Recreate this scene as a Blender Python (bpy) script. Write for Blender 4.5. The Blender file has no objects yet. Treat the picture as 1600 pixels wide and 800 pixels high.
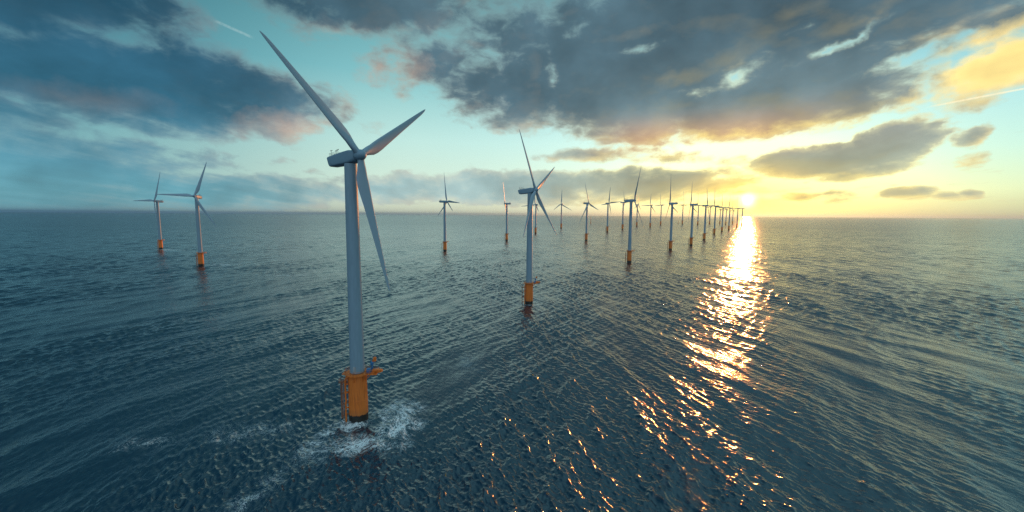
import bpy, bmesh, math, random
import numpy as np
from mathutils import Vector, Matrix
R = math.radians
S = bpy.context.scene
COL = S.collection

# ------------------------------------------------------------------ camera
cd = bpy.data.cameras.new("camera")
cd.sensor_width = 36.0
cd.lens = 36.0 * 640 / 1600
cd.clip_start = 0.5
cd.clip_end = 250000
cam = bpy.data.objects.new("camera", cd)
COL.objects.link(cam)
cam.matrix_world = Matrix.Translation((0, 0, 71)) @ Matrix.Rotation(R(90 - 5.755), 4, 'X') @ Matrix.Rotation(R(0.358), 4, 'Z')
S.camera = cam

# ------------------------------------------------------------------ render settings
S.view_settings.view_transform = 'Standard'
S.view_settings.look = 'None'
S.view_settings.exposure = 0.22
S.view_settings.gamma = 1.0
S.render.engine = 'CYCLES'
S.cycles.use_denoising = True
S.cycles.max_bounces = 5
S.cycles.glossy_bounces = 3
S.cycles.diffuse_bounces = 2
S.cycles.volume_bounces = 0
S.cycles.sample_clamp_indirect = 4
S.cycles.sample_clamp_direct = 0
S.cycles.denoising_input_passes = 'RGB_ALBEDO_NORMAL'
S.cycles.denoising_prefilter = 'NONE'
S.cycles.caustics_reflective = False

SUN_AZ, SUN_EL = 29.65, 1.85

# ------------------------------------------------------------------ node helpers
class NT:
    def __init__(self, tree):
        self.t = tree
        self.n = tree.nodes
        self.l = tree.links
    def new(self, typ, **kw):
        nd = self.n.new(typ)
        for k, v in kw.items():
            setattr(nd, k, v)
        return nd
    def put(self, sock, v):
        if isinstance(v, bpy.types.NodeSocket):
            self.l.new(v, sock)
        elif v is not None:
            if isinstance(v, (tuple, list)) and len(v) == 3 and sock.type == 'RGBA':
                v = (*v, 1)
            sock.default_value = v
    def m(self, op, a, b=None, c=None, clamp=False):
        nd = self.new('ShaderNodeMath', operation=op, use_clamp=clamp)
        self.put(nd.inputs[0], a); self.put(nd.inputs[1], b); self.put(nd.inputs[2], c)
        return nd.outputs[0]
    def vm(self, op, a, b=None, scale=None):
        nd = self.new('ShaderNodeVectorMath', operation=op)
        self.put(nd.inputs[0], a); self.put(nd.inputs[1], b)
        if scale is not None: self.put(nd.inputs['Scale'], scale)
        return nd.outputs['Value'] if op in ('DOT_PRODUCT', 'LENGTH') else nd.outputs[0]
    def xyz(self, x, y, z=0.0):
        nd = self.new('ShaderNodeCombineXYZ')
        self.put(nd.inputs[0], x); self.put(nd.inputs[1], y); self.put(nd.inputs[2], z)
        return nd.outputs[0]
    def sep(self, v):
        nd = self.new('ShaderNodeSeparateXYZ'); self.put(nd.inputs[0], v)
        return nd.outputs
    def ss(self, v, a, b, lo=0.0, hi=1.0, kind='SMOOTHSTEP'):
        nd = self.new('ShaderNodeMapRange', interpolation_type=kind, clamp=True)
        self.put(nd.inputs['Value'], v)
        for i, x in zip(('From Min', 'From Max', 'To Min', 'To Max'), (a, b, lo, hi)):
            self.put(nd.inputs[i], x)
        return nd.outputs[0]
    def mix(self, f, a, b, mode='MIX'):
        nd = self.new('ShaderNodeMix', data_type='RGBA', blend_type=mode)
        self.put(nd.inputs[0], f); self.put(nd.inputs[6], a); self.put(nd.inputs[7], b)
        return nd.outputs[2]
    def noise(self, v, scale, detail=4, rough=0.55, dist=0.0, lac=2.0, dim='3D'):
        nd = self.new('ShaderNodeTexNoise', noise_dimensions=dim)
        self.put(nd.inputs['Vector'], v)
        self.put(nd.inputs['Scale'], scale); self.put(nd.inputs['Detail'], detail)
        self.put(nd.inputs['Roughness'], rough); self.put(nd.inputs['Distortion'], dist)
        self.put(nd.inputs['Lacunarity'], lac)
        return nd.outputs[0]
    def ramp(self, f, pts):
        nd = self.new('ShaderNodeValToRGB'); self.put(nd.inputs[0], f)
        e = nd.color_ramp.elements
        while len(e) < len(pts): e.new(0.5)
        for q, (p, c) in zip(e, pts):
            q.position = p; q.color = (*c, 1)
        return nd.outputs[0]
    def blob(self, v, cx, cy, rx, ry, rot=0.0, power=None):
        """1 at the centre falling to 0 at the rim of a rotated ellipse"""
        mp = self.new('ShaderNodeMapping', vector_type='TEXTURE')
        self.put(mp.inputs[0], v)
        mp.inputs['Location'].default_value = (cx, cy, 0)
        mp.inputs['Rotation'].default_value = (0, 0, R(rot))
        mp.inputs['Scale'].default_value = (rx, ry, 1)
        g = self.new('ShaderNodeTexGradient', gradient_type='SPHERICAL')
        self.put(g.inputs[0], mp.outputs[0])
        return g.outputs['Fac']

def srgb(h):
    h = h.lstrip('#')
    return tuple(((c / 255) / 12.92 if c / 255 <= 0.04045 else ((c / 255 + 0.055) / 1.055) ** 2.4) for c in (int(h[i:i + 2], 16) for i in (0, 2, 4)))

# ------------------------------------------------------------------ sky
# cloud banks as (azimuth, elevation, half width, half height, tilt, weight), degrees round the horizon
BANKS = [(-46.2, 18.4, 12.5, 3.6, 13.3, 0.9), (-40.3, 12.7, 18.5, 4.9, 2.1, 1.05), (-48.1, 12.4, 6.8, 4.2, 13.6, 0.9),
 (-29.5, 10.9, 5.6, 2.6, -2.5, 0.75), (-46.2, 5.8, 13.0, 1.6, 3.4, 0.6), (-48.8, 3.2, 9.9, 3.6, 1.2, 0.9), (-39.2, 4.9, 7.8, 1.0, 4.3, 0.5), (-50.0, 8.5, 14.0, 3.5, 8, 0.6), (-36.0, 8.6, 9.0, 1.3, 3, 0.55), (10.0, 12.5, 9.0, 3.0, 0, 0.7), (2.0, 22.0, 14.0, 5.0, -4, 0.8), (-42.0, 16.0, 13.0, 3.5, 6, 0.6), (40.0, 19.5, 12.0, 3.2, 4, 0.9),
 (-34.0, 2.4, 17.4, 2.4, 2.2, 0.8), (-17.7, 25.0, 19.0, 4.2, 2.3, 0.95), (-25.6, 21.9, 4.9, 2.4, -9.4, 0.45), (-11.0, 19.0, 8.5, 4.2, 6.7, 0.8),
 (-18.4, 17.8, 3.6, 2.0, -13.2, 0.45), (17.4, 17.2, 23.0, 7.2, -1.8, 1.25), (4.0, 16.8, 17.3, 6.0, -1.0, 0.95), (31.0, 13.8, 15.3, 4.8, 1.3, 1.15),
 (29.3, 21.8, 30.0, 5.4, -6.9, 1.2), (39.4, 15.4, 9.8, 3.0, 8.3, 0.9), (47.4, 16.9, 5.0, 2.2, 14.5, 0.9), (20.8, 11.0, 16.2, 2.4, -0.5, 0.8),
 (-3.6, 12.4, 4.8, 1.5, -8.3, 0.6), (36.8, 5.9, 7.6, 2.0, -1.6, 1.1), (41.9, 7.0, 4.0, 2.6, 25.7, 1.05), (44.6, 8.9, 1.6, 0.8, 27.2, 0.7),
 (47.0, 7.4, 1.7, 1.1, 22.2, 0.7), (47.3, 5.3, 1.8, 0.9, 6.5, 0.5), (49.0, 13.2, 5.5, 3.0, 24.0, 0.85), (43.8, 2.3, 2.4, 0.75, 1.1, 0.8),
 (46.5, 2.0, 1.6, 0.5, -1.6, 0.6), (47.9, 2.2, 0.9, 0.5, -1.9, 0.7), (38.1, 2.1, 1.6, 0.8, -1.2, 0.6), (35.1, 2.1, 2.8, 0.6, -1.1, 0.55),
 (11.2, 8.1, 11.3, 1.2, 1.7, 0.6), (22.1, 7.0, 10.6, 1.0, -2.8, 0.5), (16.5, 4.1, 15.5, 2.3, -1.0, 0.95), (1.7, 3.6, 16.9, 2.5, 0.2, 0.9),
 (-13.9, 3.5, 11.2, 2.2, 1.3, 0.8), (-29.0, 6.2, 3.4, 0.8, 3.8, 0.45), (-25.6, 5.2, 2.8, 0.7, 2.8, 0.4),
 (75, 18, 18, 6, 5, 1), (95, 8, 22, 4, 0, 1), (-80, 15, 22, 8, 4, 1), (-72, 5, 16, 4, 0, .9),(-64, 31, 20, 6, 10, .9),
 (66, 36, 9, 3, -8, .7), (-120, 20, 30, 10, 0, 1), (130, 22, 34, 9, 0, 1)]
HOLES = [(27.0, 16.4, 5.5, 2.0, 6, 0.75), (22.6, 14.7, 2.6, 1.3, 0, 0.6), (38.3, 18.2, 5.6, 0.9, 17, 0.65), (5.0, 17.6, 1.6, 4.0, 10, 0.35), (16.0, 20.5, 5.0, 1.0, 8, 0.4), (44.0, 15.5, 5.0, 0.8, 14, 0.4), (33.5, 19.8, 4.0, 0.8, 10, 0.35)]

grp = bpy.data.node_groups.new("cloud_density", 'ShaderNodeTree')
grp.interface.new_socket("dir", in_out='INPUT', socket_type='NodeSocketVector')
grp.interface.new_socket("density", in_out='OUTPUT', socket_type='NodeSocketFloat')
g = NT(grp)
gi = g.new('NodeGroupInput'); go = g.new('NodeGroupOutput')
ae = gi.outputs[0]
a_, e_, _z = g.sep(ae)
# perspective of a cloud sheet: texture shrinks towards the horizon
den = g.m('ADD', g.m('MAXIMUM', e_, 0.0), 5.0)
flat = g.xyz(g.m('DIVIDE', a_, den), g.m('DIVIDE', 14.0, den), 0.0)
warp = g.new('ShaderNodeTexNoise', noise_dimensions='3D'); g.put(warp.inputs['Vector'], ae)
warp.inputs['Scale'].default_value = 0.16; warp.inputs['Detail'].default_value = 5; warp.inputs['Roughness'].default_value = 0.6
wv = g.vm('MULTIPLY', g.vm('SUBTRACT', warp.outputs['Color'], (0.5, 0.5, 0.5)), (8.0, 2.8, 0.0))
sc = g.m('MULTIPLY_ADD', g.m('MAXIMUM', e_, 0.0), 0.055, 0.28, clamp=True)
wp = g.vm('ADD', ae, g.vm('SCALE', wv, scale=sc))
acc = None
for (cx, cy, rx, ry, rot, w) in BANKS:
    b = g.m('MULTIPLY', g.m('POWER', g.blob(wp, cx, cy, rx * 1.12, ry * 1.15, rot), 0.55), w)
    if acc is None: acc = b
    else:
        nd = g.new('ShaderNodeMath', operation='SMOOTH_MAX')
        g.put(nd.inputs[0], acc); g.put(nd.inputs[1], b); nd.inputs[2].default_value = 0.12
        acc = nd.outputs[0]
for (cx, cy, rx, ry, rot, w) in HOLES:
    acc = g.m('SUBTRACT', acc, g.m('MULTIPLY', g.blob(wp, cx, cy, rx, ry, rot), w))
n1 = g.noise(flat, 2.0, 9, 0.52, 0.15)
n2 = g.noise(g.vm('MULTIPLY', ae, (1.0, 1.9, 1.0)), 0.30, 9, 0.58, 0.3)
nn = g.m('ADD', g.m('MULTIPLY', g.m('SUBTRACT', n1, 0.5), 0.75), g.m('MULTIPLY', g.m('SUBTRACT', n2, 0.5), 0.85))
g.put(go.inputs[0], g.m('SUBTRACT', g.m('ADD', acc, nn), 0.30))

W = bpy.data.worlds.new("World")
S.world = W
W.use_nodes = True
w = NT(W.node_tree)
for nd in list(w.n): w.n.remove(nd)
tc = w.new('ShaderNodeTexCoord')
D = w.vm('NORMALIZE', tc.outputs['Generated'])
dx, dy, dz = w.sep(D)
az = w.m('MULTIPLY', w.m('ARCTAN2', dx, dy), 180 / math.pi)
el = w.m('MULTIPLY', w.m('ARCSINE', dz), 180 / math.pi)
AE = w.xyz(az, el, 0.0)
sd = Vector((math.sin(R(SUN_AZ)) * math.cos(R(SUN_EL)), math.cos(R(SUN_AZ)) * math.cos(R(SUN_EL)), math.sin(R(SUN_EL))))
sang = w.m('MULTIPLY', w.m('ARCCOSINE', w.m('MINIMUM', w.vm('DOT_PRODUCT', D, tuple(sd)), 0.999999)), 180 / math.pi)
# elliptical distance to the sun: the glow lies along the horizon
ddaz = w.m('SUBTRACT', az, SUN_AZ); ddel = w.m('SUBTRACT', el, SUN_EL)
edist = w.m('SQRT', w.m('ADD', w.m('POWER', w.m('MULTIPLY', ddaz, 0.78), 2.0), w.m('POWER', w.m('MULTIPLY', ddel, 1.3), 2.0)))

# azimuth folded so that the sky behind the viewer is the dim one on both sides
azf = w.m('SUBTRACT', w.m('MINIMUM', az, 75.0), w.m('MULTIPLY', w.m('MAXIMUM', w.m('SUBTRACT', az, 75.0), 0.0), 1.6))
nish = w.new('ShaderNodeTexSky')
nish.sky_type = 'NISHITA'; nish.sun_disc = False
nish.sun_elevation = R(SUN_EL); nish.sun_rotation = R(SUN_AZ)
nish.air_density = 1.0; nish.dust_density = 1.2; nish.ozone_density = 1.0
NI = w.vm('SCALE', w.vm('MULTIPLY', nish.outputs[0], (0.035, 0.06, 0.09)), scale=w.ss(sang, 50.0, 8.0, 0.0, 1.0))
# clear sky: colour by elevation, dimmer away from the sun
t_el = w.ss(el, 0.0, 32.0, kind='LINEAR')
high = w.ss(el, 27.0, 46.0)
cl_right = w.ramp(t_el, [(0.0, srgb('#a7b8a0')), (0.08, srgb('#c6dfbe')), (0.2, srgb('#b4dfd4')), (0.34, srgb('#a2d6d6')), (0.55, srgb('#6fb4be')), (1.0, srgb('#3f8290'))])
cl_mid = w.ramp(t_el, [(0.0, srgb('#d8dcc0')), (0.12, srgb('#d6ecd8')), (0.3, srgb('#c0e6de')), (0.55, srgb('#84c3c8')), (1.0, srgb('#33707f'))])
cl_left = w.ramp(t_el, [(0.0, srgb('#6f9ba1')), (0.15, srgb('#7fb0b4')), (0.3, srgb('#6ba6b0')), (0.55, srgb('#3f8092')), (1.0, srgb('#1d4d5f'))])
clear = w.mix(w.ss(azf, 5.0, 42.0), w.mix(w.ss(azf, -52.0, -12.0), cl_left, cl_mid), cl_right)
clear = w.mix(high, clear, w.mix(w.ss(azf, -60.0, 25.0), srgb('#356f86'), srgb('#86b9c4')))
clear = w.vm('ADD', w.vm('SCALE', clear, scale=0.9), NI)
glow = w.m('POWER', 2.718, w.m('MULTIPLY', w.m('DIVIDE', edist, 3.4), -1.0))
clear = w.mix(w.m('MULTIPLY', glow, 1.0, clamp=True), clear, srgb('#fff27a'))
# clouds
def dens(v):
    nd = w.new('ShaderNodeGroup'); nd.node_tree = grp
    w.put(nd.inputs[0], v)
    return nd.outputs[0]
d0 = dens(AE)
# towards the sun by a small step: where the density drops, the flank is sunlit
tosun = w.vm('SUBTRACT', (SUN_AZ, SUN_EL - 2.0, 0.0), AE)
step = w.vm('MULTIPLY', w.vm('NORMALIZE', tosun), (2.8, 1.9, 0.0))
d1 = dens(w.vm('ADD', AE, step))
cov = w.ss(d0, -0.09, w.m('MULTIPLY_ADD', w.m('MAXIMUM', el, 0.0), 0.015, 0.08))
lit = w.ss(w.m('SUBTRACT', d0, d1), 0.05, 0.60, kind='LINEAR')
thin = w.ss(d0, 0.42, 0.0)
near = w.ss(sang, 48.0, 4.0)
nearer = w.ss(edist, 7.5, 0.8)
core_far = w.ramp(w.ss(el, 0.0, 26.0, kind='LINEAR'), [(0.0, srgb('#659aa3')), (0.2, srgb('#4c8091')), (0.42, srgb('#2f6076')), (0.6, srgb('#2b566c')), (1.0, srgb('#1d4052'))])
core_mid = w.mix(w.ss(el, 2.0, 15.0), srgb('#94adac'), srgb('#4a6470'))
core_far = w.mix(w.ss(azf, -42.0, -8.0), core_far, core_mid)
core_sun = w.ramp(w.ss(el, 0.0, 26.0, kind='LINEAR'), [(0.0, srgb('#b3a878')), (0.22, srgb('#8f9684')), (0.38, srgb('#8c8f88')), (0.55, srgb('#647b82')), (0.8, srgb('#48606c')), (1.0, srgb('#3d505c'))])
core = w.mix(w.ss(sang, 34.0, 8.0), core_far, core_sun)
core = w.mix(w.m('MULTIPLY', nearer, 0.8), core, srgb('#f0c560'))
under = w.m('MULTIPLY', w.m('MULTIPLY', w.ss(el, 13.5, 9.0), w.ss(el, 6.5, 9.0)), w.ss(w.m('ABSOLUTE', w.m('SUBTRACT', az, 24.0)), 17.0, 6.0))
core = w.mix(w.m('MULTIPLY', under, 0.75), core, srgb('#b98f6e'))
pn = w.new('ShaderNodeTexNoise'); w.put(pn.inputs['Vector'], AE); pn.inputs['Scale'].default_value = 0.22; pn.inputs['Detail'].default_value = 6; pn.inputs['Roughness'].default_value = 0.62
AW = w.vm('ADD', AE, w.vm('MULTIPLY', w.vm('SUBTRACT', pn.outputs['Color'], (0.5, 0.5, 0.5)), (11.0, 5.0, 0.0)))
pinkb = w.m('MAXIMUM', w.m('MAXIMUM', w.blob(AW, -27.5, 9.8, 8.0, 2.6), w.m('MULTIPLY', w.blob(AW, -45.0, 10.6, 8.0, 2.0), 0.25)), w.blob(AW, -16.0, 18.3, 6.0, 3.4))
core = w.mix(w.m('MULTIPLY', pinkb, 0.65, clamp=True), core, srgb('#b9a08e'))
core = w.mix(w.m('MULTIPLY', w.blob(AW, 48.8, 13.3, 9.0, 3.6, 22), 1.5, clamp=True), core, srgb('#ecd488'))
big = w.noise(AE, 0.12, 3, 0.5)
core = w.vm('SCALE', core, scale=w.ss(big, 0.3, 0.7, 0.78, 1.25, 'LINEAR'))
core = w.vm('SCALE', core, scale=w.ss(d0, 0.15, 1.15, 1.22, 0.78, 'LINEAR'))
edge_far = w.mix(w.ss(azf, -48.0, -15.0), srgb('#8b9b9e'), srgb('#dcc6a8'))
edge = w.mix(w.ss(sang, 36.0, 8.0), edge_far, srgb('#ffe27a'))
litw = w.m('MULTIPLY', lit, w.ss(d0, 0.50, 0.04, 0.10, 1.0))
cc = w.mix(w.m('MULTIPLY', litw, w.ss(sang, 80.0, 20.0, 0.35, 0.95)), core, edge)
rim = w.m('MULTIPLY', w.ss(w.m('ABSOLUTE', w.m('SUBTRACT', d0, 0.06)), 0.13, 0.0), w.ss(sang, 26.0, 8.0, 0.0, 0.75))
cc = w.mix(rim, cc, srgb('#fff0a8'))
thinc = w.mix(0.6, clear, edge)
cc = w.mix(w.m('MULTIPLY', thin, 0.45), cc, thinc)
sky = w.mix(cov, clear, cc)
# sun breaking through low cloud
hot = w.m('POWER', 2.718, w.m('MULTIPLY', w.m('POWER', w.m('DIVIDE', sang, 0.72), 2.0), -1.0))
band = w.m('MULTIPLY', w.blob(AE, 28.0, 2.35, 7.0, 0.6), w.noise(AE, 1.4, 4))
warm = w.m('POWER', 2.718, w.m('MULTIPLY', w.m('DIVIDE', edist, 2.2), -1.0))
sky = w.vm('ADD', sky, w.vm('SCALE', srgb('#ffd84a'), scale=w.m('MULTIPLY', warm, 0.22)))
sky = w.vm('ADD', sky, w.vm('SCALE', (1.0, 0.85, 0.5), scale=w.m('ADD', w.m('MULTIPLY', hot, 2.2), w.m('MULTIPLY', band, 0.9))))
# condensation trails
def trail(p, q, wid, strg, col):
    global sky
    def vec(a, e): return Vector((math.sin(R(a)) * math.cos(R(e)), math.cos(R(a)) * math.cos(R(e)), math.sin(R(e))))
    A, B = vec(*p), vec(*q)
    n = A.cross(B).normalized(); mid = (A + B).normalized(); half = math.degrees(A.angle(B)) / 2
    off = w.m('ABSOLUTE', w.vm('DOT_PRODUCT', D, tuple(n)))
    al = w.m('MULTIPLY', w.m('ARCCOSINE', w.m('MINIMUM', w.vm('DOT_PRODUCT', D, tuple(mid)), 0.999999)), 180 / math.pi)
    f = w.m('MULTIPLY', w.ss(off, R(wid), R(wid) * 0.2), w.ss(al, half, half * 0.6))
    f = w.m('MULTIPLY', f, w.ss(w.noise(AE, 3.0, 3), 0.3, 0.6, 0.5, 1.0))
    sky = w.mix(w.m('MULTIPLY', f, strg), sky, col)
trail((44.0, 10.45), (54.0, 11.2), 0.12, 0.6, srgb('#fff0c8'))
trail((-35.0, 20.1), (-31.0, 19.1), 0.2, 0.2, srgb('#cfe0dc'))
# unseen sky behind the viewer, brightened as fill for the turbines' near sides
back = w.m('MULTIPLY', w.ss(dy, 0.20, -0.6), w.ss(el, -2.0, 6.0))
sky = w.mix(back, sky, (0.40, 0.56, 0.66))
# below the horizon the world continues as dim water-coloured air
sky = w.mix(w.ss(el, -0.6, -3.0), sky, srgb('#2f5560'))
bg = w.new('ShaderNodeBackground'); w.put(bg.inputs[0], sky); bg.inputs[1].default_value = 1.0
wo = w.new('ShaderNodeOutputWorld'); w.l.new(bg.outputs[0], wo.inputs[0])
W.cycles.sampling_method = 'MANUAL'; W.cycles.sample_map_resolution = 1024

# ------------------------------------------------------------------ sun
sl = bpy.data.lights.new("sun", 'SUN'); sl.energy = 2.7; sl.angle = R(0.7); sl.color = (1.0, 0.31, 0.075)
so = bpy.data.objects.new("sun", sl); COL.objects.link(so)
so.rotation_euler = (-sd).to_track_quat('-Z', 'Y').to_euler()

# ------------------------------------------------------------------ materials
def mat(name):
    m = bpy.data.materials.new(name); m.use_nodes = True
    t = NT(m.node_tree)
    for nd in list(t.n): t.n.remove(nd)
    o = t.new('ShaderNodeOutputMaterial')
    return m, t, o
def principled(t, o, **kw):
    p = t.new('ShaderNodeBsdfPrincipled')
    for k, v in kw.items(): t.put(p.inputs[k.replace('_', ' ')], v)
    t.l.new(p.outputs[0], o.inputs[0])
    return p
def paint(name, col, rough=0.4, var=0.12, metal=0.0, streak=True):
    m, t, o = mat(name)
    tco = t.new('ShaderNodeTexCoord').outputs['Object']
    n = t.noise(t.vm('MULTIPLY', tco, (1.0, 1.0, 0.12) if streak else (1, 1, 1)), 1.6, 6, 0.65)
    c = t.mix(t.ss(n, 0.3, 0.75), tuple(x * (1 - var) for x in col), tuple(min(1, x * (1 + var)) for x in col))
    principled(t, o, Base_Color=c, Roughness=t.ss(n, 0.2, 0.8, rough * 0.85, rough * 1.2), Metallic=metal)
    return m

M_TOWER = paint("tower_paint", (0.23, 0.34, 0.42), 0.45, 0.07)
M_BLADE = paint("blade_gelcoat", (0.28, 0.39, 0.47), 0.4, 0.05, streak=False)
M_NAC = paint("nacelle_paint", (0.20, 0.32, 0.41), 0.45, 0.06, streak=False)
M_YEL = paint("orange_steel", (0.78, 0.19, 0.026), 0.5, 0.25)
M_BLUE = paint("blue_machinery", (0.03, 0.16, 0.36), 0.45, 0.1)
M_DARK = paint("dark_steel", (0.05, 0.05, 0.055), 0.6, 0.2)
M_GREY = paint("galvanised_steel", (0.32, 0.34, 0.35), 0.5, 0.2)
M_RUST = paint("rusty_ladder_steel", (0.30, 0.12, 0.06), 0.7, 0.4)

# orange foundation: rust streaks, dark wet growth above the waterline with a ragged edge
M_TP, t, o = mat("foundation_paint")
tco = t.new('ShaderNodeTexCoord').outputs['Object']
_, _, oz = t.sep(tco)
st = t.noise(t.vm('MULTIPLY', tco, (2.2, 2.2, 0.10)), 1.5, 6, 0.7)
rag = t.noise(t.vm('MULTIPLY', tco, (1, 1, 0.5)), 1.3, 5, 0.7)
base = t.mix(t.ss(st, 0.42, 0.72), (0.82, 0.205, 0.028), (0.50, 0.11, 0.02))
base = t.mix(t.ss(oz, 5.5, 2.6, 0.0, 0.35), base, (0.30, 0.13, 0.05))
edge_h = t.m('ADD', oz, t.m('MULTIPLY', t.m('SUBTRACT', rag, 0.5), 2.0))
base = t.mix(t.ss(edge_h, 2.9, 2.5), base, (0.018, 0.017, 0.014))
principled(t, o, Base_Color=base, Roughness=0.5)

# ------------------------------------------------------------------ sea surface
def sea_heights(X, Y, RR):
    rng = np.random.default_rng(11)
    out = np.zeros_like(X)
    waves = []
    N = 230
    for i in range(N):
        lam = 0.9 * (75 / 0.9) ** ((i + rng.random()) / N)
        if lam > 28: slope, spread = 0.0042, 14
        elif lam > 11: slope, spread = 0.0100, 16
        elif lam > 4.5: slope, spread = 0.0185, 14
        elif lam > 2: slope, spread = 0.0260, 18
        else: slope, spread = 0.041, 30
        u = rng.random()
        mean = 80 if u < 0.60 else 124
        if u > 0.66 and lam < 4: mean = 42; slope *= 1.5                          # short sea running with the low sun
        th = R(mean + rng.normal(0, spread))                        # travel azimuth; crests lie across it
        k = 2 * math.pi / lam
        waves.append((lam, k * math.sin(th), k * math.cos(th), slope / k * (0.6 + 0.8 * rng.random()), rng.random() * 6.283))
    # gust patches: slow modulation of the short waves
    mod = np.zeros_like(X)
    for j in range(9):
        lam = 60 * (900 / 60) ** (j / 8); th = rng.random() * 6.283; k = 2 * math.pi / lam
        mod += np.sin(k * (math.sin(th) * X + math.cos(th) * Y) + rng.random() * 6.28)
    mod = np.clip(1.0 + 0.23 * mod, 0.25, 1.8)
    return out, waves, mod

def build_sea():
    rs = [8.0]
    while rs[-1] < 90000:
        r = rs[-1]
        d = 4.0 if r < 55 else (max(0.22, 0.0026 * r) if r < 2500 else 0.010 * r)
        rs.append(r + d)
    rs = np.array(rs)
    dense = np.arange(-60, 60.0001, 0.1)
    rest = np.arange(64, 297, 2.5)
    angs = np.radians(np.concatenate([dense, rest]))
    na, nr = len(angs), len(rs)
    RR, AA = np.meshgrid(rs, angs, indexing='ij')
    X = RR * np.sin(AA); Y = RR * np.cos(AA)
    Z, waves, mod = sea_heights(X, Y, RR)
    DX = np.zeros_like(X); DY = np.zeros_like(X)
    space = np.maximum(np.gradient(rs), rs * R(0.1))
    nd_ = len(dense)
    for (lam, kx, ky, a, ph) in waves:
        wgt = np.clip((lam / space - 2.2) / 2.0, 0, 1)
        rows = np.nonzero(wgt > 0)[0]
        if not len(rows): continue
        s, e = rows[0], rows[-1] + 1
        p = kx * X[s:e] + ky * Y[s:e] + ph
        am = a * wgt[s:e, None] * (mod[s:e] if lam < 14 else 1.0)
        sn, cs = np.sin(p), np.cos(p)
        Z[s:e] += am * sn
        k = math.hypot(kx, ky); ch = 0.75
        DX[s:e] += ch * am * cs * kx / k
        DY[s:e] += ch * am * cs * ky / k
    Z[:, nd_:] *= 0.0; DX[:, nd_:] = 0; DY[:, nd_:] = 0
    # sharper crests, flatter troughs
    Z = Z + 0.22 * np.clip(Z, 0, None) ** 2
    co = np.stack([X + DX, Y + DY, Z], -1).reshape(-1, 3).astype(np.float32)
    idx = np.arange(nr * na).reshape(nr, na)
    nxt = np.roll(idx, -1, axis=1)
    q = np.stack([idx[:-1], idx[1:], nxt[1:], nxt[:-1]], -1).reshape(-1, 4).astype(np.int32)
    # close the disc under the viewpoint
    me = bpy.data.meshes.new("sea")
    nf = len(q)
    me.vertices.add(len(co)); me.vertices.foreach_set('co', co.ravel())
    ring = idx[0][::-1]
    me.loops.add(nf * 4 + na); me.loops.foreach_set('vertex_index', np.concatenate([q.ravel(), ring.astype(np.int32)]))
    me.polygons.add(nf + 1)
    me.polygons.foreach_set('loop_start', np.concatenate([np.arange(nf) * 4, [nf * 4]]).astype(np.int32))
    me.update(calc_edges=True)
    me.polygons.foreach_set('use_smooth', np.ones(nf + 1, dtype=bool))
    n0 = me.polygons[nf // 3].normal.z
    if n0 < 0: me.flip_normals()
    ob = bpy.data.objects.new("sea", me); COL.objects.link(ob)
    ob["kind"] = "structure"
    return ob
sea = build_sea()

M_SEA, t, o = mat("sea_water")
geo = t.new('ShaderNodeNewGeometry')
P = geo.outputs['Position']
px_, py_, pz_ = t.sep(P)
P2 = t.xyz(px_, py_, 0.0)
dist = t.vm('LENGTH', P2)
# fine ripples, stretched along the crests
mp = t.new('ShaderNodeMapping'); t.put(mp.inputs[0], P2)
mp.inputs['Rotation'].default_value = (0, 0, R(14)); mp.inputs['Scale'].default_value = (1.0, 0.38, 1.0)
rip = t.noise(mp.outputs[0], 1.5, 5, 0.62, 0.5)
mp2 = t.new('ShaderNodeMapping'); t.put(mp2.inputs[0], P2)
mp2.inputs['Rotation'].default_value = (0, 0, R(-24)); mp2.inputs['Scale'].default_value = (1.0, 0.5, 1.0)
rip2 = t.noise(mp2.outputs[0], 0.33, 5, 0.6, 0.7)
gust = t.noise(P2, 0.006, 4, 0.6, 0.5)
gf = t.ss(gust, 0.32, 0.66, 0.6, 1.35, 'LINEAR')
swl = t.noise(t.vm('MULTIPLY', P2, (1.0, 0.45, 1.0)), 0.045, 4, 0.62, 0.6)
hgt = t.m('ADD', t.m('MULTIPLY', rip, t.ss(dist, 120.0, 500.0, 0.10, 0.2)), t.m('MULTIPLY', rip2, t.ss(dist, 200.0, 1500.0, 0.17, 0.65)))
hgt = t.m('ADD', hgt, t.m('MULTIPLY', swl, t.ss(dist, 350.0, 2500.0, 0.0, 3.0)))
bump = t.new('ShaderNodeBump'); bump.inputs['Distance'].default_value = 1.0
t.put(bump.inputs['Height'], t.m('MULTIPLY', hgt, gf)); t.put(bump.inputs['Strength'], 1.0)
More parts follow.
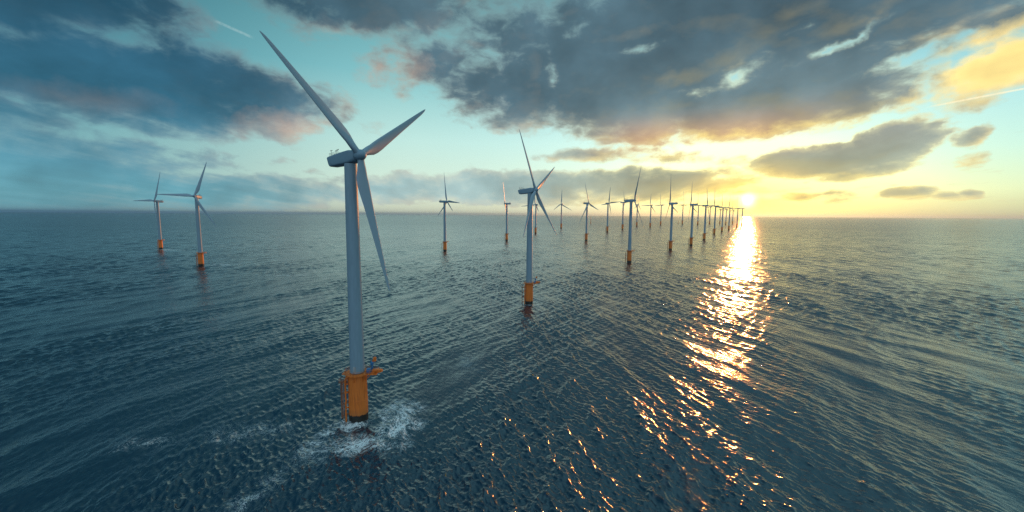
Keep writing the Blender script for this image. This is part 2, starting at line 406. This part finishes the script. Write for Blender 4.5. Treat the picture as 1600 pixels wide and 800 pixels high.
# foam
FX, FY = -52.8, 135.8
fv = t.vm('SUBTRACT', P2, (FX, FY, 0.0))
fwn = t.new('ShaderNodeTexNoise'); t.put(fwn.inputs['Vector'], P2); fwn.inputs['Scale'].default_value = 0.07; fwn.inputs['Detail'].default_value = 5; fwn.inputs['Roughness'].default_value = 0.65
PW = t.vm('ADD', P2, t.vm('MULTIPLY', t.vm('SUBTRACT', fwn.outputs['Color'], (0.5, 0.5, 0.5)), (26.0, 26.0, 0.0)))
def fsum(lst):
    a = None
    for (cx, cy, rx, ry, rot, wt) in lst:
        b = t.m('MULTIPLY', t.blob(PW, cx, cy, rx, ry, rot), wt)
        a = b if a is None else t.m('MAXIMUM', a, b)
    return a
foam_area = fsum([(-41, 140, 13, 16, 0, 0.95), (-38, 128, 11, 15, 0, 0.92), (-46, 121, 15, 9, 8, 0.72), (-56, 131, 9, 10, 0, 0.8), (-57, 120, 13, 22, -14, 0.45), (-33, 124, 8, 20, -20, .48),
                  (-65, 99, 8.0, 22, -12, 0.40), (-84, 128, 36, 12, 12, 0.40), (-114, 120, 26, 9, 4, 0.38), (-104, 197, 30, 8, 10, .32), (-20, 190, 18, 40, 0, .32),
                  (-258, 467, 60, 12, 0, .45), (-400, 560, 45, 18, 0, .62), (-655, 780, 70, 18, -20, .65), (14, 318, 18, 12, 0, .5), (20, 335, 8, 30, -10, .4), (178, 617, 20, 12, 0, .4)])
sw = t.vm('LENGTH', fv)
rot = t.new('ShaderNodeVectorRotate', rotation_type='Z_AXIS'); t.put(rot.inputs['Vector'], fv)
t.put(rot.inputs['Angle'], t.m('MULTIPLY', t.m('MINIMUM', sw, 20.0), 0.06))
fw = t.noise(rot.outputs[0], 0.16, 4, 0.6, 0.6)
def ridge(scale, det, dst, vec):
    n = t.noise(vec, scale, det, 0.6, dst)
    return t.m('SUBTRACT', 1.0, t.m('MULTIPLY', t.m('ABSOLUTE', t.m('SUBTRACT', n, 0.5)), 15.0), clamp=True)
r1 = ridge(0.30, 6, 1.4, rot.outputs[0]); r2 = ridge(0.75, 5, 1.2, rot.outputs[0]); r3 = ridge(1.3, 3, 0.8, P2)
fa = t.m('MULTIPLY', foam_area, t.ss(fw, 0.32, 0.62, 0.25, 1.35))
# dense where the area mask is strong, thin threads at its fringe
thr = t.m('SUBTRACT', 0.90, t.m('MULTIPLY', fa, 0.72))
lace = t.m('MAXIMUM', r1, t.m('MAXIMUM', t.m('MULTIPLY', r2, 0.92), t.m('MULTIPLY', r3, 0.80)))
foam = t.m('MULTIPLY', t.ss(t.m('SUBTRACT', lace, thr), 0.0, 0.42), t.ss(foam_area, 0.05, 0.55, 0.0, 0.95))
# small whitecaps on the sharpest crests
deep = t.mix(t.ss(foam_area, 0.0, 1.2), (0.0015, 0.014, 0.034), (0.006, 0.045, 0.075))
wtr = t.new('ShaderNodeBsdfPrincipled')
t.put(wtr.inputs['Base Color'], deep)
t.put(wtr.inputs['Roughness'], t.ss(dist, 100.0, 3000.0, 0.12, 0.24, 'LINEAR'))
wtr.inputs['IOR'].default_value = 1.85
wtr.inputs['Specular Tint'].default_value = (0.80, 0.94, 1.0, 1)
t.l.new(bump.outputs[0], wtr.inputs['Normal'])
fo = t.new('ShaderNodeBsdfDiffuse'); fo.inputs[0].default_value = (0.88, 0.92, 0.93, 1)
t.l.new(bump.outputs[0], fo.inputs['Normal'])
mx = t.new('ShaderNodeMixShader'); t.put(mx.inputs[0], foam)
t.l.new(wtr.outputs[0], mx.inputs[1]); t.l.new(fo.outputs[0], mx.inputs[2]); t.l.new(mx.outputs[0], o.inputs[0])
sea.data.materials.append(M_SEA)

# ------------------------------------------------------------------ air
HAZE = 1.8e-5
if HAZE:
    bm = bmesh.new()
    bmesh.ops.create_cube(bm, size=1.0)
    for v in bm.verts:
        v.co.x *= 220000; v.co.y *= 220000; v.co.z = -4.0 if v.co.z < 0 else 330.0
    me = bpy.data.meshes.new("haze"); bm.to_mesh(me); bm.free()
    hz = bpy.data.objects.new("haze", me); COL.objects.link(hz)
    hz["kind"] = "stuff"
    m, t, o = mat("haze_air")
    v = t.new('ShaderNodeVolumePrincipled')
    v.inputs['Color'].default_value = (0.34, 0.66, 0.98, 1)
    v.inputs['Density'].default_value = HAZE
    v.inputs['Anisotropy'].default_value = 0.68
    t.l.new(v.outputs[0], o.inputs['Volume'])
    me.materials.append(m)

# ------------------------------------------------------------------ mesh helpers
def mesh(name, bm, m, smooth=True, angle=40):
    bmesh.ops.recalc_face_normals(bm, faces=bm.faces)
    me = bpy.data.meshes.new(name)
    bm.to_mesh(me); bm.free()
    if smooth:
        me.polygons.foreach_set('use_smooth', [True] * len(me.polygons))
        try: me.set_sharp_from_angle(angle=R(angle))
        except Exception: pass
    me.materials.append(m)
    return me
def ring_lathe(bm, prof, seg=48, cap=True):
    rings = []
    for (r, z) in prof:
        rings.append([bm.verts.new((r * math.cos(2 * math.pi * i / seg), r * math.sin(2 * math.pi * i / seg), z)) for i in range(seg)])
    for a, b in zip(rings, rings[1:]):
        for i in range(seg):
            bm.faces.new((a[i], a[(i + 1) % seg], b[(i + 1) % seg], b[i]))
    if cap:
        bm.faces.new(rings[0][::-1]); bm.faces.new(rings[-1])
def tube(bm, p, q, r, seg=8):
    p, q = Vector(p), Vector(q)
    d = (q - p); L = d.length
    if L < 1e-6: return
    mt = Matrix.Translation((p + q) / 2) @ d.to_track_quat('Z', 'Y').to_matrix().to_4x4()
    bmesh.ops.create_cone(bm, cap_ends=True, segments=seg, radius1=r, radius2=r, depth=L, matrix=mt)
def polytube(bm, pts, r, seg=8):
    for a, b in zip(pts, pts[1:]): tube(bm, a, b, r, seg)
    for p in pts[1:-1]: bmesh.ops.create_uvsphere(bm, u_segments=seg, v_segments=5, radius=r, matrix=Matrix.Translation(p))
def box(bm, c, s, rot=None, bevel=0.0):
    mt = Matrix.Translation(c) @ (rot or Matrix.Identity(4)) @ Matrix.Diagonal((s[0], s[1], s[2], 1))
    r = bmesh.ops.create_cube(bm, size=1.0, matrix=mt)
    if bevel:
        es = list({e for v in r['verts'] for e in v.link_edges})
        bmesh.ops.bevel(bm, geom=es, offset=bevel, segments=2, affect='EDGES', profile=0.6)

# tower: 17 m deck to 88 m
bm = bmesh.new()
prof = []
for i in range(25):
    z = 17.3 + (88.0 - 17.3) * i / 24
    r = 2.42 + (1.98 - 2.42) * (i / 24)
    prof.append((r, z))
ring_lathe(bm, prof, 64)
ME_TOWER = mesh("tower", bm, M_TOWER)
# entrance door
bm = bmesh.new(); box(bm, (0, -2.44, 18.75), (0.95, 0.16, 2.1), bevel=0.06)
ME_DOOR = mesh("door", bm, M_GREY)
# transition piece and monopile in one painted shell
bm = bmesh.new()
ring_lathe(bm, [(3.15, -6), (3.15, 2.0), (3.17, 2.2), (3.17, 7.6), (3.22, 7.64), (3.22, 7.78), (3.15, 7.82), (3.02, 16.2), (3.32, 16.3), (3.32, 16.75)], 64)
ME_TP = mesh("transition_piece", bm, M_TP)
# deck
bm = bmesh.new()
ring_lathe(bm, [(2.5, 16.76), (4.1, 16.76), (4.1, 17.15), (2.5, 17.15)], 40, cap=False)
box(bm, (5.4, 0.0, 16.95), (3.4, 3.6, 0.36))
box(bm, (-4.1, -0.6, 16.95), (1.2, 2.2, 0.34))
for a in (-35, -12, 12, 35, 150, 190, 215, 90, 270):
    ca, sa = math.cos(R(a)), math.sin(R(a)); k = 5.2 if abs(a) < 20 else 3.9
    tube(bm, (3.1 * ca, 3.1 * sa, 14.6), (k * ca, k * sa, 16.8), 0.12)
ME_DECK = mesh("platform", bm, M_YEL)
# railing
def rail_path(bm, pts, h=1.15, z=17.1, r=0.045, step=1.3, closed=False):
    if closed: pts = pts + [pts[0]]
    for a, b in zip(pts, pts[1:]):
        a, b = Vector((*a, z)), Vector((*b, z)); n = max(1, round((b - a).length / step))
        for i in range(n + 1):
            p = a.lerp(b, i / n); tube(bm, p, p + Vector((0, 0, h)), r, 6)
        for k in (0.5, 1.0):
            tube(bm, a + Vector((0, 0, h * k)), b + Vector((0, 0, h * k)), r, 6)
bm = bmesh.new()
pts = [(4.0 * math.cos(R(a)), 4.0 * math.sin(R(a))) for a in range(28, 333, 19)]
pts = [(7.0, 1.7), (3.7, 1.7)] + pts[0:] + [(3.7, -1.7), (7.0, -1.7)]
rail_path(bm, pts, closed=True)
ME_RAIL = mesh("railing", bm, M_YEL)
# deck crane and machinery on the extension
bm = bmesh.new()
tube(bm, (5.0, 0.7, 17.1), (5.0, 0.7, 19.6), 0.28, 12)
box(bm, (5.0, 0.7, 20.1), (1.1, 1.3, 1.1), bevel=0.12)
box(bm, (4.2, -0.5, 17.9), (1.3, 1.5, 1.5), bevel=0.1)
ME_CRANE = mesh("deck_crane", bm, M_BLUE)
bm = bmesh.new()
polytube(bm, [(5.0, 0.7, 20.4), (5.9, 0.5, 22.2), (6.5, 0.4, 21.8)], 0.2)
box(bm, (6.0, 0.45, 21.6), (0.9, 0.7, 1.5), bevel=0.1)
ME_JIB = mesh("crane_jib", bm, M_YEL)
bm = bmesh.new()
box(bm, (6.9, -0.4, 17.85), (2.9, 1.3, 1.2), bevel=0.3)
box(bm, (8.5, -0.4, 17.9), (0.7, 0.9, 0.8), bevel=0.15)
ME_CRATE = mesh("equipment_crate", bm, M_YEL)
# boat landing on the left
bm = bmesh.new()
for y in (-0.6, 0.6):
    polytube(bm, [(-3.1, y * 0.8, 13.2), (-5.5, y, 13.6), (-5.6, y, 12.6), (-5.6, y, -3)], 0.2, 10)
for z in (1.5, 5.5, 9.5):
    for y in (-0.6, 0.6): tube(bm, (-3.1, y * 0.7, z + 0.6), (-5.6, y, z), 0.14)
ME_LAND = mesh("boat_landing", bm, M_RUST)
bm = bmesh.new()
for y in (-0.32, 0.32): tube(bm, (-5.3, y, -2), (-5.3, y, 14.2), 0.07, 6)
z = -1.5
while z < 14: tube(bm, (-5.3, -0.32, z), (-5.3, 0.32, z), 0.05, 6); z += 0.45
ME_LADDER = mesh("ladder", bm, M_GREY)
bm = bmesh.new()
box(bm, (-5.2, 0, 13.55), (2.2, 2.0, 0.18))
rail_path(bm, [(-4.2, -0.95), (-6.25, -0.95), (-6.25, 0.95), (-4.2, 0.95)], z=13.6, step=1.0)
ME_REST = mesh("rest_platform", bm, M_RUST)
# cable tube hugging the foundation
bm = bmesh.new()
polytube(bm, [(-2.2, -2.3, 16.5), (-3.3, -1.9, 15.6), (-3.55, -1.9, 14.4), (-3.6, -1.9, 8.4), (-3.35, -1.9, 7.7), (-3.6, -1.9, 7.0), (-3.65, -1.9, 3.4), (-3.6, -1.9, -3)], 0.3, 12)
for z in (13.5, 10.5, 5.2): box(bm, (-3.25, -1.75, z), (1.1, 0.5, 0.35), bevel=0.05)
ME_JTUBE = mesh("cable_tube", bm, M_YEL)

# nacelle: x axis points to the rotor, origin on the tower axis at hub height
bm = bmesh.new()
secs = [(-9.9, 1.55, 1.1, -1.0), (-9.8, 1.75, 1.45, -1.35), (-9.4, 1.88, 1.6, -1.85), (-6, 1.95, 1.85, -1.98), (-1.5, 2.0, 2.05, -2.02), (1.2, 2.0, 2.08, -2.02), (2.8, 1.85, 1.9, -1.85), (3.5, 1.6, 1.6, -1.6)]
seg = 32
rings = []
for (x, hw, top, bot) in secs:
    rg = []
    for i in range(seg):
        a = 2 * math.pi * i / seg
        c, s_ = math.cos(a), math.sin(a)
        ex = 0.30 if x < 2 else 0.7
        yy = hw * math.copysign(abs(c) ** ex, c)
        zz = math.copysign(abs(s_) ** ex, s_)
        mid, hh = (top + bot) / 2, (top - bot) / 2
        shear = -0.38 * zz if x < -9.3 else 0
        rg.append(bm.verts.new((x + shear, yy, mid + hh * zz)))
    rings.append(rg)
for a, b in zip(rings, rings[1:]):
    for i in range(seg): bm.faces.new((a[i], a[(i + 1) % seg], b[(i + 1) % seg], b[i]))
bm.faces.new(rings[0][::-1]); bm.faces.new(rings[-1])
ME_NAC = mesh("nacelle", bm, M_NAC, angle=35)
bm = bmesh.new()
rail_path(bm, [(-9.0, -1.4), (-5.6, -1.4), (-5.6, 1.4), (-9.0, 1.4)], h=1.0, z=1.6, r=0.03, step=0.95, closed=True)
ME_NRAIL = mesh("roof_railing", bm, M_DARK)
bm = bmesh.new()
for (x, y) in ((-8.8, -0.6), (-7.9, 0.6), (-6.2, 0.0)):
    tube(bm, (x, y, 1.7), (x, y, 3.5), 0.05, 6); tube(bm, (x - 0.35, y, 3.5), (x + 0.35, y, 3.5), 0.05, 6)
    if x < -8.5: tube(bm, (-8.9, -0.65, 1.85), (-7.8, 0.65, 1.85), 0.05, 6); tube(bm, (-7.9, 0.6, 1.85), (-6.2, 0.0, 1.85), 0.05, 6)
    for k in (-0.35, 0.35): bmesh.ops.create_uvsphere(bm, u_segments=8, v_segments=6, radius=0.15, matrix=Matrix.Translation((x + k, y, 3.6)))
ME_SENS = mesh("wind_sensor", bm, M_DARK)
# spinner: x axis
bm = bmesh.new()
prof = [(1.55, -1.25), (1.72, -1.0), (1.8, 0.0), (1.7, 0.9), (1.4, 1.6), (0.95, 2.1), (0.45, 2.35), (0.05, 2.42)]
ring_lathe(bm, prof, 40)
for i in range(0): pass
bmesh.ops.rotate(bm, verts=bm.verts, matrix=Matrix.Rotation(R(90), 3, 'Y'))
ME_HUB = mesh("rotor_hub", bm, M_NAC)
# blade of unit length along +Z, chord along X, rotor axis +Y
bm = bmesh.new()
st_ = [(0.0, .040, 1.0, 0), (0.03, .040, 1.0, 0), (0.06, .043, .9, 18), (0.10, .055, .62, 17), (0.15, .069, .42, 15), (0.20, .075, .33, 13), (0.26, .073, .28, 11), (0.35, .064, .24, 8),
       (0.45, .056, .21, 6), (0.55, .048, .19, 4.5), (0.65, .041, .18, 3), (0.75, .034, .17, 2), (0.85, .027, .16, 1), (0.92, .021, .16, 0.5), (0.965, .015, .16, 0), (0.99, .008, .18, 0), (1.0, .002, .3, 0)]
rings = []
for (z, ch, th, tw) in st_:
    rg = []
    k = min(1, max(0, (z - 0.03) / 0.12))
    for i in range(20):
        a = 2 * math.pi * i / 20
        cx, cy = math.cos(a), math.sin(a)
        xc = 0.5 * ch * cx
        taper = 1.0 - 0.55 * k * (0.5 - 0.5 * cx)            # thick leading edge, thin trailing edge
        yc = 0.5 * ch * th * cy * taper
        xo = -0.12 * ch * k * 2                            # leading edge nearly straight
        cr, sr = math.cos(R(tw)), math.sin(R(tw))
        x0 = xc + xo
        rg.append(bm.verts.new((x0 * cr - yc * sr, x0 * sr + yc * cr + 0.010 * z * z, z)))
    rings.append(rg)
for a, b in zip(rings, rings[1:]):
    for i in range(20): bm.faces.new((a[i], a[(i + 1) % 20], b[(i + 1) % 20], b[i]))
bm.faces.new(rings[0][::-1]); bm.faces.new(rings[-1])
ME_BLADE = mesh("blade", bm, M_BLADE, angle=60)

# ------------------------------------------------------------------ turbines
def child(name, me, parent, mw=None):
    ob = bpy.data.objects.new(name, me); COL.objects.link(ob)
    ob.parent = parent
    if mw is not None: ob.matrix_local = mw
    return ob
def turbine(x, y, s, yaw, tilt, blades, label, detail, rough_side=0):
    root = bpy.data.objects.new("wind_turbine", None); COL.objects.link(root)
    root.empty_display_size = 5
    root.location = (x, y, 0); root.scale = (s, s, s)
    root["label"] = label; root["category"] = "wind turbine"; root["group"] = "wind turbines of the offshore wind farm"
    child("transition_piece", ME_TP, root)
    tw = child("tower", ME_TOWER, root)
    pl = child("platform", ME_DECK, root)
    nac = child("nacelle", ME_NAC, root, Matrix.Translation((0, 0, 90)) @ Matrix.Rotation(R(yaw), 4, 'Z') @ Matrix.Rotation(R(-tilt), 4, 'Y'))
    if detail >= 1:
        child("railing", ME_RAIL, pl)
        child("deck_crane", ME_CRANE, root) if detail == 2 else None
        child("roof_railing", ME_NRAIL, nac); child("wind_sensor", ME_SENS, nac)
        bl = child("boat_landing", ME_LAND, root)
        child("ladder", ME_LADDER, bl); child("rest_platform", ME_REST, bl)
    if detail == 2:
        child("door", ME_DOOR, tw)
        cr = [c for c in root.children if c.name.startswith("deck_crane")][0]
        child("crane_jib", ME_JIB, cr)
        child("equipment_crate", ME_CRATE, pl)
        child("cable_tube", ME_JTUBE, root)
    a, tt = R(yaw), R(tilt)
    ax = Vector((math.cos(a) * math.cos(tt), math.sin(a) * math.cos(tt), math.sin(tt)))
    side = Vector((0, 0, 1)).cross(ax).normalized(); up = ax.cross(side)
    hubm = Matrix.Translation(Vector((0, 0, 90)) + ax * 4.8) @ Matrix.Rotation(a, 4, 'Z') @ Matrix.Rotation(-tt, 4, 'Y')
    hub = child("rotor_hub", ME_HUB, root, hubm)
    hi = hubm.inverted()
    for (th, L) in blades:
        d = side * math.sin(R(th)) + up * math.cos(R(th))
        X = ax.cross(d)
        m = Matrix(((X.x, ax.x, d.x, 0), (X.y, ax.y, d.y, 0), (X.z, ax.z, d.z, 0), (0, 0, 0, 1)))
        m = m.transposed().transposed()
        m = Matrix.Translation(Vector((0, 0, 90)) + ax * 4.8) @ m @ Matrix.Diagonal((54, 54, L, 1))
        child("blade", ME_BLADE, hub, hi @ m)
    return root

LIST = [
 ('main', -52.8, 135.8, 0.991, 328, 5, [(-45, 40.1), (56, 38.1), (171, 46.1)], 2, "huge wind turbine in the foreground with white foam swirling round its orange base"),
 ('a', -687.6, 799.2, 1.032, 254, 5, [(15, 56.1), (-90, 55.3), (169, 37.8)], 1, "leftmost wind turbine, the smaller one of the pair standing far left"),
 ('b', -418.2, 547.0, 1.025, 280, 5, [(19, 46.5), (-88, 42.9), (147, 46.5)], 1, "larger wind turbine of the pair far left, one blade pointing straight left"),
 ('c', -130.3, 793.2, 1.058, 34, 0, [(13, 55.5), (-94, 50.7), (-127, 29.6), (121, 52.3)], 1, "lone wind turbine just right of the foreground turbine, one blade level to the right"),
 ('d', -14.9, 1124.8, 1.121, 170, 0, [(21, 55.0), (-118, 51.4), (-146, 31.4)], 1, "slim edge-on wind turbine just left of the second largest turbine"),
 ('e', 13.8, 322.5, 0.997, 328, 5, [(-25, 47.5), (59, 41.5), (139, 47.7), (-146, 43.7)], 2, "second largest wind turbine, in the middle of the picture with long nacelle and orange base"),
 ('f', 91.3, 1593.9, 1.224, 116, 5, [(6, 47.4), (97, 50.8), (-147, 27.2)], 1, "distant wind turbine partly hidden behind the blades of the second largest turbine"),
 ('g', 263.5, 2208.1, 1.443, 240, 0, [(3, 52.5), (-127, 37.7), (119, 49.7)], 0, "small far wind turbine facing us with its three blades in an even Y upside down"),
 ('h', 207.3, 1144.0, 1.154, 318, 0, [(-24, 52.5), (109, 48.1), (-139, 63.0)], 1, "dark mid-distance wind turbine between the small upside-down Y turbine and the thin marker mast"),
 ('i', 405.1, 1746.8, 1.350, 32, 5, [(-8, 51.4), (97, 36.7), (-170, 34.6), (-86, 53.6)], 1, "thin far wind turbine just right of the marker mast with blades level to both sides"),
 ('j', 555.9, 2067.7, 1.497, 6, 0, [(-88, 45.8), (145, 42.3), (20, 45.0)], 0, "far wind turbine close behind the left side of the third largest turbine"),
 ('k', 178.3, 619.4, 1.035, 0, 3, [(-35, 55.6), (-136, 52.1), (87, 49.1)], 1, "third largest wind turbine, right of centre, its top blade leaning to the right"),
 ('l', 827.0, 2727.7, 1.571, 322, 0, [(-15, 57.5), (126, 36.1), (-108, 55.5)], 0, "far wind turbine crossed by the lower blade of the third largest turbine"),
 ('m', 847.6, 2521.6, 1.492, 108, 0, [(-3, 46.8), (-138, 41.2), (93, 46.5)], 0, "far wind turbine, first in the gap right of the third largest turbine"),
 ('n', 1136.8, 3147.4, 1.671, 128, 3, [(6, 57.8), (92, 52.8), (-88, 55.3)], 0, "far wind turbine, second in the gap right of the third largest turbine"),
 ('o', 330.7, 853.1, 1.069, 176, 0, [(1, 56.6), (109, 55.0), (-143, 43.9)], 1, "brownish wind turbine with reddish base, largest and first of the long row towards the sun"),
 ('p', 1465.3, 3540.4, 1.807, 304, 5, [(-1, 68.4), (-93, 59.6), (88, 42.1)], 0, "pale far wind turbine between the two nearest turbines of the sunward row"),
 ('q', 432.1, 987.4, 1.088, 174, 0, [(6, 51.0), (-165, 43.3), (111, 50.0)], 1, "second nearest wind turbine of the long row towards the sun, rusty red in backlight"),
 ('r', 1467.8, 3251.0, 1.698, 176, 0, [(3, 58.4), (-92, 47.9), (91, 60.8)], 0, "pale far wind turbine just behind the second of the sunward row"),
 ('s', 575.4, 1226.0, 1.127, 2, 5, [(2, 48.1), (88, 48.1), (-173, 44.0)], 1, "third nearest wind turbine of the long row towards the sun"),
 ('t', 1749.7, 3643.7, 1.691, 136, 0, [(7, 59.9), (98, 51.7), (-100, 55.2)], 0, "faint far wind turbine between the third and fourth of the sunward row"),
 ('u', 792.5, 1607.6, 1.213, 176, 0, [(0, 59.3), (-87, 50.9), (93, 57.2)], 1, "fourth nearest wind turbine of the long row towards the sun"),
 ('v', 955.9, 1870.0, 1.205, 176, 0, [(-1, 56.3), (-87, 50.9), (92, 53.9)], 0, "fifth wind turbine of the long row towards the sun"),
 ('w', 1108.3, 2099.9, 1.244, 178, 5, [(-2, 51.2), (-88, 43.2), (93, 53.7)], 0, "sixth wind turbine of the long row, left of the bright sun"),
 ('x', 1774.5, 3414.6, 1.410, 176, 0, [(-7, 45.3), (-105, 42.6), (105, 44.5)], 0, "faint short wind turbine between the fifth and sixth of the sunward row"),
 ('y', 1855.3, 3673.0, 1.453, 172, 0, [(-5, 54.8), (-103, 50.8), (104, 50.4)], 0, "faint short wind turbine between the fourth and fifth of the sunward row"),
 ('z', 1415.1, 2585.4, 1.326, 130, 0, [(3, 59.2), (89, 54.2), (-90, 55.5)], 0, "seventh wind turbine of the long row, glowing close to the sun"),
 ('za', 1613.6, 2887.3, 1.371, 132, 0, [(4, 50.3), (90, 52.4), (-91, 53.8)], 0, "last and rightmost wind turbine, right beside the sun"),
 ('zb', 1988.3, 3709.8, 1.404, 172, 0, [(-8, 49.6), (-105, 47.5), (105, 50.3)], 0, "faint short wind turbine between the sixth and seventh of the sunward row"),
]
for (n, x, y, s, yaw, tilt, bl, det, lab) in LIST:
    turbine(x, y, s, yaw, tilt, bl, lab, det)

# marker masts far out
def mast(x, y, h, label):
    bm = bmesh.new()
    ring_lathe(bm, [(2.6, -3), (2.6, h * 0.22), (3.6, h * 0.22), (3.6, h * 0.25), (1.5, h * 0.25), (0.9, h * 0.97), (0.2, h)], 12)
    ob = bpy.data.objects.new("marker_mast", mesh("marker_mast", bm, M_YEL)); COL.objects.link(ob)
    ob.location = (x, y, 0)
    ob["label"] = label; ob["category"] = "mast"; ob["group"] = "slim marker masts in the sea"
mast(637.5, 3335.4, 66, "tiny slim marker mast in the sea between two mid-distance turbines")
mast(1436.0, 3556.7, 34, "tiny short marker mast beside the first turbine of the sunward row")
